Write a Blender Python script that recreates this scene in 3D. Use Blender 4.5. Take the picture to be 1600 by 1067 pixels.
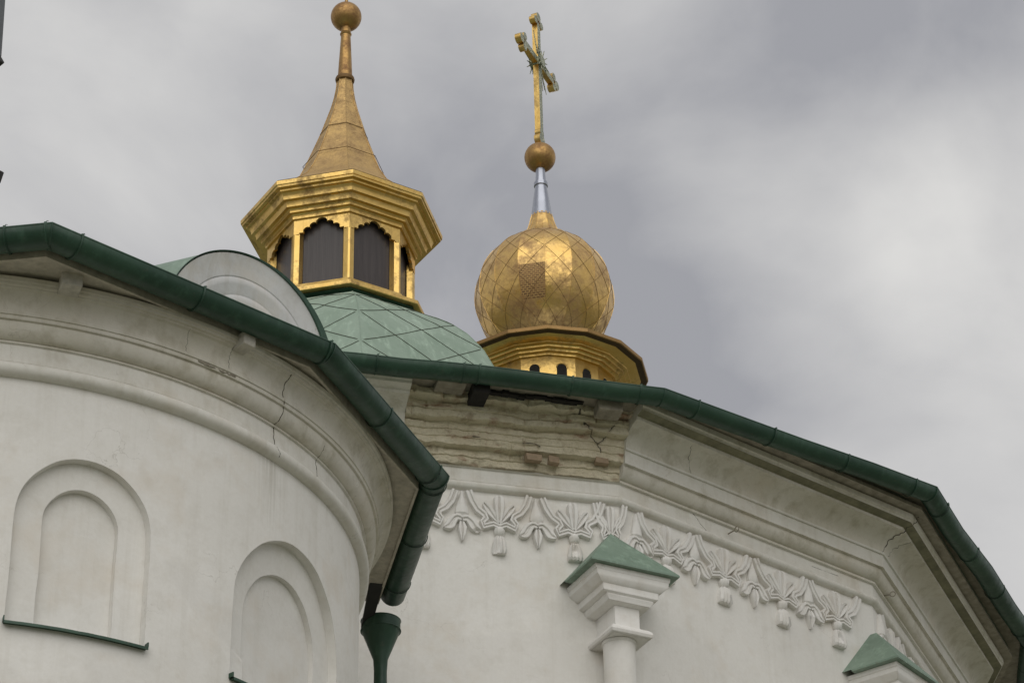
import bpy, math, random
from mathutils import Vector, Matrix, noise
R = math.radians
sin, cos, pi = math.sin, math.cos, math.pi
random.seed(7)
EYE = 1.6                       # eye height: all heights below are measured from the eye, ground is at -EYE
sc = bpy.context.scene
for o in list(bpy.data.objects): bpy.data.objects.remove(o)

# ------------------------------------------------------------------ camera
PITCH, ROLL, FPX = 0.567336, -0.0224315, 4104.7
cam = bpy.data.cameras.new('camera'); camo = bpy.data.objects.new('camera', cam); sc.collection.objects.link(camo)
fw = Vector((0, cos(PITCH), sin(PITCH))); up0 = Vector((0, -sin(PITCH), cos(PITCH))); rt0 = Vector((1, 0, 0))
rt = rt0*cos(ROLL)+up0*sin(ROLL); up = -rt0*sin(ROLL)+up0*cos(ROLL)
M = Matrix((rt, up, -fw)).transposed().to_4x4(); M.translation = Vector((0, 0, EYE))
camo.matrix_world = M
cam.sensor_width = 36; cam.lens = 36*FPX/1600; cam.clip_end = 5000
sc.camera = camo
sc.view_settings.view_transform = 'Standard'; sc.view_settings.look = 'None'
sc.view_settings.exposure = 0.0; sc.view_settings.gamma = 1

# ------------------------------------------------------------------ node helpers
class NT:
    def __init__(s, nt): s.nt = nt
    def n(s, typ, **k):
        nd = s.nt.nodes.new(typ)
        for a, b in k.items():
            if a.startswith('i_'):
                key = a[2:].replace('_', ' ')
                nd.inputs[int(key) if key.isdigit() else key].default_value = b
            else: setattr(nd, a, b)
        return nd
    def l(s, a, b): s.nt.links.new(a, b)
    def noise(s, vec, scale, detail=4, rough=.55, dist=0):
        nd = s.n('ShaderNodeTexNoise', i_Scale=scale, i_Detail=detail, i_Roughness=rough, i_Distortion=dist)
        s.l(vec, nd.inputs['Vector']); return nd.outputs['Fac']
    def mp(s, vec, scale=(1, 1, 1), loc=(0, 0, 0), rot=(0, 0, 0)):
        nd = s.n('ShaderNodeMapping'); nd.inputs['Scale'].default_value = scale; nd.inputs['Location'].default_value = loc
        nd.inputs['Rotation'].default_value = rot
        s.l(vec, nd.inputs['Vector']); return nd.outputs[0]
    def rmp(s, fac, a, b, lo=0., hi=1.):
        nd = s.n('ShaderNodeMapRange'); nd.inputs['From Min'].default_value = a; nd.inputs['From Max'].default_value = b
        nd.inputs['To Min'].default_value = lo; nd.inputs['To Max'].default_value = hi
        s.l(fac, nd.inputs['Value']); return nd.outputs[0]
    def mix(s, fac, a, b, blend='MIX'):
        nd = s.n('ShaderNodeMix', data_type='RGBA', blend_type=blend)
        for src, i in ((fac, 0), (a, 6), (b, 7)):
            if isinstance(src, (int, float)): nd.inputs[i].default_value = src
            elif isinstance(src, tuple): nd.inputs[i].default_value = (*src, 1)
            else: s.l(src, nd.inputs[i])
        return nd.outputs[2]
    def math(s, op, a, b=0.):
        nd = s.n('ShaderNodeMath', operation=op)
        for src, i in ((a, 0), (b, 1)):
            if isinstance(src, (int, float)): nd.inputs[i].default_value = src
            else: s.l(src, nd.inputs[i])
        return nd.outputs[0]
def newmat(name, rough=.6, metal=0., spec=.5):
    m = bpy.data.materials.new(name); m.use_nodes = True
    t = NT(m.node_tree); b = m.node_tree.nodes['Principled BSDF']
    b.inputs['Roughness'].default_value = rough; b.inputs['Metallic'].default_value = metal
    b.inputs['Specular IOR Level'].default_value = spec
    pos = t.n('ShaderNodeNewGeometry').outputs['Position']
    return m, t, b, pos
def bump(t, b, h, strength=.3, dist=.01):
    nd = t.n('ShaderNodeBump', i_Strength=strength, i_Distance=dist); t.l(h, nd.inputs['Height']); t.l(nd.outputs[0], b.inputs['Normal'])
def bumpr(t, b, h, strength=.3, dist=.01, rad=.006):
    bv = t.n('ShaderNodeBevel', samples=4, i_Radius=rad)
    nd = t.n('ShaderNodeBump', i_Strength=strength, i_Distance=dist); t.l(h, nd.inputs['Height']); t.l(bv.outputs[0], nd.inputs['Normal'])
    t.l(nd.outputs[0], b.inputs['Normal'])

# ------------------------------------------------------------------ world: overcast sky
SUN_EL, SUN_AZ = R(40), R(176)          # azimuth clockwise from +Y: behind the viewer, a little to the right
w = bpy.data.worlds.new('World'); sc.world = w; w.use_nodes = True
t = NT(w.node_tree); bg = w.node_tree.nodes['Background']
sky = t.n('ShaderNodeTexSky', sky_type='NISHITA', sun_disc=False, sun_elevation=SUN_EL, sun_rotation=SUN_AZ)
tc = t.n('ShaderNodeTexCoord').outputs['Generated']
n1 = t.noise(t.mp(tc, (1, 1, 1.3), (3.4, 1.3, 5.2)), 2.6, 5, .47, .25)
n2 = t.noise(t.mp(tc, (1, 1, 1.3), (1.1, 4.7, .6)), 6.2, 7, .53, .35)
cl = t.math('ADD', t.math('MULTIPLY', n1, .60), t.math('MULTIPLY', n2, .40))
def toward(v, a, b):              # 0..1 gradient of the cloud cover towards a compass direction
    nd = t.n('ShaderNodeVectorMath', operation='DOT_PRODUCT'); t.l(tc, nd.inputs[0]); nd.inputs[1].default_value = Vector(v).normalized()
    return t.rmp(nd.outputs['Value'], a, b)
for v, a_, amt in (((.117, .812, .572), .9972, .085), ((.20, .81, .55), .9970, .07), ((.158, .769, .62), .9950, -.075), ((.04, .776, .629), .9965, -.05),
                   ((-.162, .803, .574), .9930, .055), ((-.12, .75, .64), .9965, .03), ((-.037, .789, .614), .9975, -.03), ((.073, .835, .545), .9975, -.035), ((.111, .783, .612), .9985, -.025)):
    cl = t.math('ADD', cl, t.math('MULTIPLY', toward(v, a_, 1.), amt))
cloudc = t.mix(t.rmp(cl, .40, .62), (3.0, 3.05, 3.3), (6.1, 6.05, 5.95))
cov = t.rmp(n1, .2, .34, .88, 1.)
allc = t.mix(cov, sky.outputs[0], cloudc)
t.l(allc, bg.inputs[0]); bg.inputs[1].default_value = .115

sl = bpy.data.lights.new('sun', 'SUN'); sl.energy = 1.3; sl.angle = R(75); sl.color = (1, .97, .92)
so = bpy.data.objects.new('sun', sl); sc.collection.objects.link(so)
sd = Vector((sin(SUN_AZ)*cos(SUN_EL), cos(SUN_AZ)*cos(SUN_EL), sin(SUN_EL)))
so.rotation_euler = sd.to_track_quat('Z', 'Y').to_euler(); so.location = sd*80

# ------------------------------------------------------------------ materials
def m_plaster(name, c1, c2, c3, grime, bstr=.25, streak=.25, rad=0.006):
    m, t, b, pos = newmat(name, .85, 0, .25)
    a = t.noise(pos, 1.1, 5, .6); g = t.noise(pos, 5.5, 6, .65); fn = t.noise(pos, 38, 4, .6)
    st = t.noise(t.mp(pos, (7, 7, .35)), 1.6, 5, .65)
    c = t.mix(t.rmp(a, .35, .65), c1, c2)
    c = t.mix(t.math('MULTIPLY', t.rmp(g, .5, .72), grime), c, c3)
    c = t.mix(t.math('MULTIPLY', t.rmp(st, .52, .75), streak), c, c3)
    c = t.mix(t.rmp(fn, .3, .7, 0, .12), c, c3)
    patch = t.noise(t.mp(pos, (1, 1, 1.4), (9, 2, 4)), .75, 2, .4, .6)
    c = t.mix(t.rmp(patch, .53, .56, 0, .16), c, (.62, .60, .57))
    warm = t.noise(t.mp(pos, (1, 1, 1), (2, 7, 1)), 1.9, 4, .6)
    c = t.mix(t.rmp(warm, .54, .68, 0, .30), c, (.64, .56, .45))
    hair = t.n('ShaderNodeTexVoronoi', i_Scale=1.3, feature='DISTANCE_TO_EDGE'); dv = t.n('ShaderNodeVectorMath', operation='ADD'); wob = t.n('ShaderNodeTexNoise', i_Scale=3., i_Detail=6.)
    t.l(pos, wob.inputs['Vector']); t.l(pos, dv.inputs[0]); t.l(wob.outputs['Color'], dv.inputs[1]); t.l(dv.outputs[0], hair.inputs['Vector'])
    hm = t.math('MULTIPLY', t.rmp(hair.outputs['Distance'], .0, .006, 1, 0), t.rmp(t.noise(pos, 1.3, 2), .56, .62, 0, .35))
    c = t.mix(hm, c, (.3, .27, .22))
    t.l(c, b.inputs['Base Color'])
    h = t.math('ADD', t.math('MULTIPLY', t.noise(pos, 3.2, 3, .5), 2.2), t.math('MULTIPLY', fn, .35))
    h = t.math('ADD', h, t.math('MULTIPLY', t.noise(pos, 14, 3, .5), .5))
    bumpr(t, b, h, bstr, .012, rad)
    return m
WALL = m_plaster('wall_plaster', (.76, .742, .70), (.82, .803, .765), (.52, .485, .41), .25, .28, .22)
CORN = m_plaster('cornice_plaster', (.63, .595, .51), (.73, .70, .63), (.37, .335, .235), .65, .3, .35, .004)
CLEAN = m_plaster('clean_moulding', (.71, .69, .63), (.79, .77, .72), (.45, .41, .32), .4, .25, .3, .004)
ORNA = m_plaster('ornament_plaster', (.78, .765, .73), (.83, .815, .785), (.55, .5, .43), .3, .2, .2, .008)
GREYP = m_plaster('grey_plaster', (.58, .58, .58), (.68, .68, .68), (.40, .38, .34), .4, .3, .5, .01)

# drip stains running down from the cracked joint of the round apse
def add_drip(m, cx, cy, zt, zb):
    t = NT(m.node_tree); b = m.node_tree.nodes['Principled BSDF']
    src = b.inputs['Base Color'].links[0].from_socket
    pos = t.n('ShaderNodeNewGeometry').outputs['Position']
    sep = t.n('ShaderNodeSeparateXYZ'); t.l(pos, sep.inputs[0])
    dx = t.math('ABSOLUTE', t.math('SUBTRACT', sep.outputs[0], cx)); 
    dy = t.math('ABSOLUTE', t.math('SUBTRACT', sep.outputs[1], cy))
    d = t.math('ADD', dx, dy)
    band = t.rmp(d, .0, .26, 1, 0); core = t.rmp(d, .0, .035, 1, 0)
    zf = t.math('MULTIPLY', t.rmp(sep.outputs[2], zt+.02, zt, 0, 1), t.rmp(sep.outputs[2], zb, zb+.5, 0, 1))
    st = t.rmp(t.noise(t.mp(pos, (26, 26, .8)), 1.5, 3), .42, .62)
    f = t.math('MULTIPLY', t.math('MAXIMUM', t.math('MULTIPLY', band, t.math('MULTIPLY', st, .45)), t.math('MULTIPLY', core, .5)), zf)
    t.l(t.mix(f, src, (.40, .37, .30)), b.inputs['Base Color'])

def m_green(name, c1, c2, rough=.4, rust=.15, bs=.12, hs=6.):
    m, t, b, pos = newmat(name, rough, 0, .45)
    a = t.noise(pos, 2.1, 5, .6); g = t.noise(pos, 17, 5, .65)
    c = t.mix(t.rmp(a, .35, .65), c1, c2)
    c = t.mix(t.rmp(g, .62, .78, 0, rust), c, (.10, .085, .06))
    dust = t.noise(t.mp(pos, (5, 5, 1.2), (3, 3, 3)), 2.2, 6, .65)
    c = t.mix(t.rmp(dust, .52, .72, 0, .3), c, tuple(min(1, x*2.2+.03) for x in c2))
    t.l(c, b.inputs['Base Color'])
    t.l(t.rmp(g, .3, .7, rough-.06, rough+.14), b.inputs['Roughness'])
    bump(t, b, t.noise(pos, hs, 3, .5), bs, .02)
    return m
GUT = m_green('green_gutter_paint', (.014, .046, .028), (.028, .072, .044), .40, .6, .3, 6)
ROOF = m_green('green_roof_paint', (.225, .305, .235), (.285, .37, .295), .5, .3, .2, 2.4)
CAPR = m_green('green_cap_paint', (.165, .235, .18), (.22, .30, .235), .5, .6, .15, 8)
def m_plain(name, c, rough=.7, metal=0., var=.35, sc_=9.):
    m, t, b, pos = newmat(name, rough, metal, .4)
    g = t.noise(pos, sc_, 5, .65)
    t.l(t.mix(t.rmp(g, .3, .7, 0, var), c, tuple(x*.35 for x in c)), b.inputs['Base Color'])
    bump(t, b, g, .3, .01); return m
DARK = m_plain('dark_iron', (.022, .022, .02), .6)
SEAM = m_plain('dark_seam', (.075, .085, .06), .7)
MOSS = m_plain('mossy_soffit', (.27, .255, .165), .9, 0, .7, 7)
SOFF = m_plain('old_plaster_soffit', (.54, .50, .41), .9, 0, .6, 14)
GSEAM = m_plain('gold_seam', (.22, .125, .045), .6, .4)
RIMB = m_plain('brown_rim', (.36, .22, .085), .5, .7)
RIM_SHADE = m_plain('rim_underside_shade', (.075, .048, .025), .7)  # shade under the cornice rim, put into the colour
CRACK = m_plain('crack_shadow', (.10, .088, .065), .9)
WOOD = m_plain('weathered_board', (.38, .34, .27), .85, 0, .7, 12)
PALE = m_plain('pale_rafter', (.60, .57, .50), .85, 0, .5, 20)
CHAR_SHADE = m_plain('charred_wood_and_gap_shade', (.02, .018, .016), .8, 0, .6, 20)  # charred rafter end; also black standing in for shade in gaps and holes
STEEL = m_plain('zinc_sheet', (.42, .44, .50), .32, .9, .25, 6)
LAMPG = m_plain('lamp_grey', (.12, .13, .14), .5)
def m_gold(name, c1, c2, c3, ra, rb, tarn=(.5, .75), bs=.22, scale=3.):
    m, t, b, pos = newmat(name, .3, 1.)
    a = t.noise(pos, scale, 5, .6); g = t.noise(pos, scale*5, 6, .7)
    tf = t.rmp(t.math('ADD', t.math('MULTIPLY', a, .6), t.math('MULTIPLY', g, .4)), tarn[0], tarn[1])
    c = t.mix(t.rmp(a, .35, .65), c1, c2); c = t.mix(tf, c, c3)
    t.l(c, b.inputs['Base Color']); t.l(t.rmp(tf, 0, 1, ra, rb), b.inputs['Roughness'])
    t.l(t.rmp(tf, 0, 1, 1, .55), b.inputs['Metallic'])
    h = t.math('ADD', t.noise(pos, 7, 3, .5), t.math('MULTIPLY', g, .25))
    bump(t, b, h, bs, .03); return m
GOLD = m_gold('gilded_sheet', (.69, .455, .14), (.79, .555, .20), (.32, .20, .07), .33, .58, (.50, .66))
GOLDS = m_gold('matt_gold_shingles', (.60, .41, .17), (.68, .48, .22), (.36, .23, .10), .50, .66, (.40, .62), .4, 6)
GOLDB = m_gold('tarnished_gold_ball', (.42, .26, .095), (.54, .34, .13), (.25, .13, .05), .38, .6, (.42, .62), .2, 6)
GOLDO = m_gold('gilded_onion_sheet', (.70, .455, .15), (.80, .555, .215), (.42, .26, .11), .33, .58, (.45, .60), .4, 2.4)
def m_worn():
    m, t, b, pos = newmat('worn_brown_patch', .6, .35)
    sep = t.n('ShaderNodeTexBrick', i_Scale=9.); sep.inputs['Mortar Size'].default_value = .05
    sep.inputs['Color1'].default_value = (.15, .08, .035, 1); sep.inputs['Color2'].default_value = (.21, .12, .05, 1); sep.inputs['Mortar'].default_value = (.5, .32, .12, 1)
    t.l(t.mp(pos, (1, 1, 1), (0, 0, 0), (R(90), 0, 0)), sep.inputs['Vector'])
    g = t.noise(pos, 20, 4)
    t.l(t.mix(t.rmp(g, .45, .65), sep.outputs[0], (.36, .21, .08)), b.inputs['Base Color']); bump(t, b, g, .4, .01); return m
WORN = m_worn()
def m_panel():
    m, t, b, pos = newmat('dark_brown_boards', .38, 0, .5)
    st = t.noise(t.mp(pos, (14, 14, .8)), 2, 5, .6); 
    t.l(t.mix(t.rmp(st, .35, .7), (.036, .028, .028), (.058, .047, .045)), b.inputs['Base Color'])
    wv = t.n('ShaderNodeTexWave', wave_type='BANDS', bands_direction='X', i_Scale=14., i_Distortion=.4)
    t.l(pos, wv.inputs['Vector']); bump(t, b, t.math('ADD', t.math('MULTIPLY', wv.outputs['Fac'], .2), st), .12, .01); return m
PANEL = m_panel()
def m_lattice():
    m, t, b, pos = newmat('cross_filigree', .45, .55)
    v = t.n('ShaderNodeTexVoronoi', i_Scale=42., feature='DISTANCE_TO_EDGE'); t.l(pos, v.inputs['Vector'])
    t.l(t.mix(t.rmp(v.outputs['Distance'], .05, .16), (.62, .62, .45), (.05, .075, .055)), b.inputs['Base Color'])
    bump(t, b, v.outputs['Distance'], -.6, .02); return m
FILI = m_lattice()
def m_rubble():
    m, t, b, pos = newmat('broken_masonry', .95, 0, .15)
    a = t.noise(pos, 2.6, 6, .7); g = t.noise(pos, 9, 7, .7); f = t.noise(pos, 42, 5, .7)
    c = t.mix(t.rmp(a, .36, .62), (.62, .55, .40), (.73, .665, .51))
    c = t.mix(t.rmp(g, .55, .68, 0, .7), c, (.36, .28, .19))
    c = t.mix(t.rmp(t.noise(t.mp(pos, (1, 1, 3), (4, 2, 1)), 3.3, 5, .6), .58, .68, 0, .8), c, (.33, .18, .115))
    c = t.mix(t.rmp(f, .55, .8, 0, .5), c, (.16, .13, .09))
    t.l(c, b.inputs['Base Color']); bump(t, b, t.math('ADD', g, t.math('MULTIPLY', f, .5)), .8, .03); return m
RUB = m_rubble()
BRICK = m_plain('bare_brick', (.40, .30, .205), .95, 0, .5, 22)
def m_ground():
    m, t, b, pos = newmat('paving', .85, 0, .3)
    br = t.n('ShaderNodeTexBrick', i_Scale=2.2); t.l(pos, br.inputs['Vector'])
    br.inputs['Color1'].default_value = (.30, .28, .24, 1); br.inputs['Color2'].default_value = (.25, .235, .20, 1); br.inputs['Mortar'].default_value = (.1, .1, .09, 1)
    g = t.noise(pos, .25, 5)
    t.l(t.mix(t.rmp(g, .45, .6), br.outputs[0], (.13, .16, .075)), b.inputs['Base Color']); bump(t, b, t.noise(pos, 8, 5), .4, .02); return m
PAVE = m_ground()

# ------------------------------------------------------------------ mesh helpers
def thing(name, label, cat, loc=(0, 0, 0), group=None):
    o = bpy.data.objects.new(name, None); sc.collection.objects.link(o)
    o.location = (loc[0], loc[1], loc[2]+EYE); o.empty_display_size = .3
    o['label'] = label; o['category'] = cat
    if group: o['group'] = group
    return o
def rootloc(o):
    while o.parent: o = o.parent
    return Vector(o.location)
class MB:
    def __init__(s): s.v = []; s.f = []; s.mi = []
    def add(s, vs, fs, mi=0):
        k = len(s.v); s.v += [tuple(x) for x in vs]; s.f += [tuple(i+k for i in f) for f in fs]; s.mi += [mi]*len(fs)
    def box(s, c, ax, ay, az, mi=0):      # centre, half-axis vectors
        c, ax, ay, az = map(Vector, (c, ax, ay, az))
        P = [c+ax*i+ay*j+az*k for k in (-1, 1) for j in (-1, 1) for i in (-1, 1)]
        s.add(P, [(0, 2, 3, 1), (4, 5, 7, 6), (0, 1, 5, 4), (2, 6, 7, 3), (0, 4, 6, 2), (1, 3, 7, 5)], mi)
    def tube(s, pts, r, n=8, mi=0, cap=True):
        pts = [Vector(p) for p in pts]; rs = r if isinstance(r, (list, tuple)) else [r]*len(pts)
        rings = []; prev = None
        for i, p in enumerate(pts):
            d = (pts[min(i+1, len(pts)-1)]-pts[max(i-1, 0)]).normalized()
            a = prev if prev and abs(prev.dot(d)) < .95 else (Vector((0, 0, 1)) if abs(d.z) < .9 else Vector((1, 0, 0)))
            u = (a-d*a.dot(d)).normalized(); v = d.cross(u); prev = u
            rings.append([p+(u*cos(2*pi*k/n)+v*sin(2*pi*k/n))*rs[i] for k in range(n)])
        vs = [q for rg in rings for q in rg]; fs = []
        for i in range(len(pts)-1):
            for k in range(n): fs.append((i*n+k, i*n+(k+1) % n, (i+1)*n+(k+1) % n, (i+1)*n+k))
        if cap: fs += [tuple(range(n))[::-1], tuple(range((len(pts)-1)*n, len(pts)*n))]
        s.add(vs, fs, mi)
    def lathe(s, c, prof, n=32, phase=0., mi=0, closed=False, caps=True):   # prof: (r, z) about vertical axis through c
        vs = []
        for r_, z in prof:
            for k in range(n):
                a = phase+2*pi*k/n; vs.append((c[0]+r_*sin(a), c[1]-r_*cos(a), z))
        fs = []; m_ = len(prof); up_ = prof[-1][1] > prof[0][1]
        for i in range(m_ if closed else m_-1):
            j = (i+1) % m_
            for k in range(n):
                q = (i*n+k, i*n+(k+1) % n, j*n+(k+1) % n, j*n+k)
                fs.append(q)
        if caps and not closed: fs += [tuple(range(n))[::-1], tuple(range((m_-1)*n, m_*n))]
        s.add(vs, fs, mi)
    def grid(s, rows, mi=0):
        n = len(rows[0]); vs = [q for r_ in rows for q in r_]
        s.add(vs, [(i*n+j, i*n+j+1, (i+1)*n+j+1, (i+1)*n+j) for i in range(len(rows)-1) for j in range(n-1)], mi)
    def mesh(s, name, mats, off=Vector((0, 0, 0)), angle=35, lift=EYE):
        me = bpy.data.meshes.new(name); me.from_pydata([(v[0]-off[0], v[1]-off[1], v[2]+lift-off[2]) for v in s.v], [], s.f)
        for m in (mats if isinstance(mats, (list, tuple)) else [mats]): me.materials.append(m)
        me.polygons.foreach_set('material_index', s.mi)
        import bmesh
        bm = bmesh.new(); bm.from_mesh(me); bmesh.ops.recalc_face_normals(bm, faces=bm.faces); bm.to_mesh(me); bm.free()
        me.polygons.foreach_set('use_smooth', [True]*len(me.polygons)); me.set_sharp_from_angle(angle=R(angle)); me.update()
        return me
    def build(s, name, mats, parent=None, angle=35, label=None):
        off = rootloc(parent) if parent else Vector((0, 0, 0))
        o = bpy.data.objects.new(name, s.mesh(name, mats, off, angle)); sc.collection.objects.link(o)
        if parent: o.parent = parent
        if label: o['label'] = label
        return o

# ------------------------------------------------------------------ ground
g = MB(); g.add([(-900, -900, -EYE), (900, -900, -EYE), (900, 900, -EYE), (-900, 900, -EYE)], [(0, 1, 2, 3)])
go = g.build('ground', PAVE); go['kind'] = 'structure'

# offset-able plan lines -------------------------------------------------
def seg_normals(angs): return [Vector((sin(R(a)), -cos(R(a)))) for a in angs]
def isect(n1, d1, n2, d2):
    det = n1.x*n2.y-n1.y*n2.x
    return Vector(((d1*n2.y-n1.y*d2)/det, (n1.x*d2-d1*n2.x)/det))
class Plan:                       # convex chain of straight facets, each with an outward normal
    def __init__(s, norms, ds): s.n = norms; s.d = ds
    def corner(s, k, o): return isect(s.n[k], s.d[k]+o, s.n[k+1], s.d[k+1]+o)
    def chain(s, o, start=None, end=None):
        return [s.corner(k, o) for k in range(len(s.n)-1)]
def sweep_rows(chain_fn, prof):
    return [[(p.x, p.y, z) for p in chain_fn(o)] for o, z in prof]

def offset_poly(pts, o, side=1):
    ns = []
    for a, b in zip(pts, pts[1:]):
        d = (b-a).normalized(); ns.append(Vector((d.y, -d.x))*side)
    out = []
    for i, p in enumerate(pts):
        if i == 0: out.append(p+ns[0]*o)
        elif i == len(pts)-1: out.append(p+ns[-1]*o)
        else:
            m = (ns[i-1]+ns[i]); m = m/m.length; out.append(p+m*(o/max(.3, m.dot(ns[i]))))
    return out
gR = [Vector(p) for p in ((-5.4, 17.97), (-1.62, 18.93), (-.28, 19.24), (1.33, 19.66), (3.99, 21.74), (5.50, 25.15), (5.86, 28.2), (5.4, 31.0))]
GRZ = [12.02, 12.02, 12.02, 12.0, 12.11, 12.16, 12.16, 12.16]
# ================================================================== POLYGONAL APSE
c2 = Vector((-2.2778, 26.4576)); r2 = 6.8238
FA = [-63, -37, -11.3, 14.5, 40., 67.6, 94, 120, 146]
FN = seg_normals(FA)
FD = [n.dot(c2)+r2 for n in FN]
FD[3], FD[4], FD[5] = -19.36135, -14.9080, -5.3643
plan = Plan(FN, FD)
pa = thing('polygonal_apse', 'large white faceted apse with leaf frieze, corner columns and partly broken cornice', 'apse', (c2.x, c2.y, -EYE))
def pc(k, o): return plan.corner(k, o)
NF = len(FN)
TZ = 11.2
# wall
w_ = MB()
ch = plan.chain(-.05); back = Vector((sin(R(40)), -cos(R(40))))
ring = ch+[ch[-1]-back*5, ch[0]-back*5]
n_ = len(ring); vs = [(p.x, p.y, -EYE) for p in ring]+[(p.x, p.y, 12.0) for p in ring]
w_.add(vs, [(i, (i+1) % n_, (i+1) % n_+n_, i+n_) for i in range(n_)]+[tuple(range(n_, 2*n_))])
w_.build('wall', WALL, pa, 20)
def halfround(o0, z0, r_, n=7, a0=-90, a1=90, bulge=1.):
    return [(o0+r_*bulge*cos(R(a0+(a1-a0)*i/n)), z0+r_*sin(R(a0+(a1-a0)*i/n))) for i in range(n+1)]
P_TORUS = [(-.06, 11.185)]+halfround(-.035, 11.225, .04, 8, -90, 90, 1.1)+[(-.035, 11.27), (-.03, 11.272)]
P_BAND = [(-.03, 11.272), (-.028, 11.395), (-.002, 11.398)]
P_OVO = [(-.002, 11.398), (.0, 11.42), (-.006, 11.424)]+[(-.006+.078*sin(R(a)), 11.524-.1*cos(R(a))) for a in (15, 30, 45, 60, 75, 90)]+[(.074, 11.536), (.104, 11.54)]
P_FAS = [(.104, 11.54), (.109, 11.665), (.127, 11.668), (.129, 11.69)]
P_CAV = [(.129, 11.69)]+[(.129+.221*(1-cos(R(a))), 11.69+.165*sin(R(a))) for a in (10, 20, 30, 40, 50, 60, 70, 80, 90)]+[(.352, 11.885)]
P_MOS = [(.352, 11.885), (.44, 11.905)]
P_LIP = [(.44, 11.905), (.446, 11.925), (.462, 11.935), (.465, 11.985), (.0, 11.99)]
PROF = P_TORUS+P_BAND[1:]+P_OVO[1:]+P_FAS[1:]+P_CAV[1:]
def facet_chain(ks):              # ks: list of corner indices -> chain function
    return lambda o: [pc(k, o) for k in ks]
LT = lambda k: FN[k].y and Vector((-FN[k].y, FN[k].x))   # tangent, to the right as seen from outside
def tang(k): return Vector((-FN[k].y, FN[k].x))
BRK = -1.97                       # left end of the broken stretch, metres from corner 3
A0 = pc(3, 0)
def on3(s, o, z):                 # point on facet 3 at s from corner A, offset o
    p = A0+tang(3)*s+FN[3]*(o); return (p.x, p.y, z)
cn = MB()
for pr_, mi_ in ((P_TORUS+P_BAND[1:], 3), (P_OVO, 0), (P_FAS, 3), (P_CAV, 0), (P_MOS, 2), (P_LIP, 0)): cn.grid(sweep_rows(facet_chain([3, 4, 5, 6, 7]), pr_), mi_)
lo = P_TORUS+P_BAND[1:]
cn.grid(sweep_rows(lambda o: [pc(1, o), pc(2, o), pc(3, o)], lo), 3)
hi = P_OVO+P_FAS[1:]+P_CAV[1:]+P_MOS[1:]+P_LIP[1:]
cn.grid(sweep_rows(lambda o: [pc(1, o), pc(2, o), A0+tang(3)*BRK+FN[3]*o], hi))
def endcap(pts3): cn.add(pts3, [tuple(range(len(pts3)))])
endcap([on3(BRK, o, z) for o, z in hi]+[on3(BRK, -.05, 11.99), on3(BRK, -.05, 11.4)])
e3 = [(pc(3, o).x, pc(3, o).y, z) for o, z in hi]
endcap(e3+[(pc(3, -.05).x, pc(3, -.05).y, 11.99), (pc(3, -.05).x, pc(3, -.05).y, 11.4)])
def prof_pt(P0, tg, nm, s, tt, prof, out=.002):
    L = [0]
    for a, b in zip(prof, prof[1:]): L.append(L[-1]+math.hypot(b[0]-a[0], b[1]-a[1]))
    x = tt*L[-1]
    for i in range(len(L)-1):
        if x <= L[i+1] or i == len(L)-2:
            f = (x-L[i])/max(L[i+1]-L[i], 1e-6); o = prof[i][0]+(prof[i+1][0]-prof[i][0])*f; z = prof[i][1]+(prof[i+1][1]-prof[i][1])*f; break
    p = P0+tg*s+nm*(o+out); return Vector((p.x, p.y, z))
def crack(mb, P0, tg, nm, s0, s1, t0, t1, prof, n=16, jit=.02, r_=.004, mi=1, seed=0):
    rnd = random.Random(seed); pts = []
    for i in range(n+1):
        f = i/n; pts.append(prof_pt(P0, tg, nm, s0+(s1-s0)*f+rnd.uniform(-jit, jit), t0+(t1-t0)*f, prof, -.001))
    mb.tube(pts, [r_*rnd.uniform(.5, 1.4) for _ in pts], 5, mi)
B0 = pc(4, 0); L4 = (B0-A0).length
upper = P_CAV+P_LIP[1:-1]
crack(cn, A0, tang(4), FN[4], L4+.02, L4+.19, 0, 1, upper, 22, .018, .004, 1, 3)
crack(cn, A0, tang(4), FN[4], .75, .62, .0, .5, upper, 12, .01, .0022, 1, 5)
crack(cn, A0, tang(4), FN[4], 1.05, .9, .0, .35, P_BAND+P_OVO, 10, .01, .002, 1, 6)
crack(cn, B0, tang(5), FN[5], .12, .2, .05, .6, upper, 12, .02, .003, 1, 8)
crack(cn, A0, tang(4), FN[4], 2.4, 2.75, .45, .5, P_BAND, 10, .004, .002, 1, 9)
cn.build('cornice', [CORN, CRACK, MOSS, CLEAN], pa, 24)
# ring bolts
for k, s, z in ((4, 1.33, 11.33), (5, .32, 11.42)):
    P0 = pc(k-1, 0); p = P0+tang(k)*s; nm = FN[k]; q = MB()
    b0 = Vector((p.x, p.y, z)); d = Vector((nm.x, nm.y, 0))
    q.tube([b0-d*.06, b0+d*.06], .006, 8)
    cc = b0+d*.085; u = Vector((tang(k).x, tang(k).y, 0))
    q.tube([cc+(d*cos(a)+Vector((0, 0, 1))*sin(a))*.026 for a in [2*pi*i/14 for i in range(15)]], .005, 6)
    q.build('ring_bolt', WOOD, pa)

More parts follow.
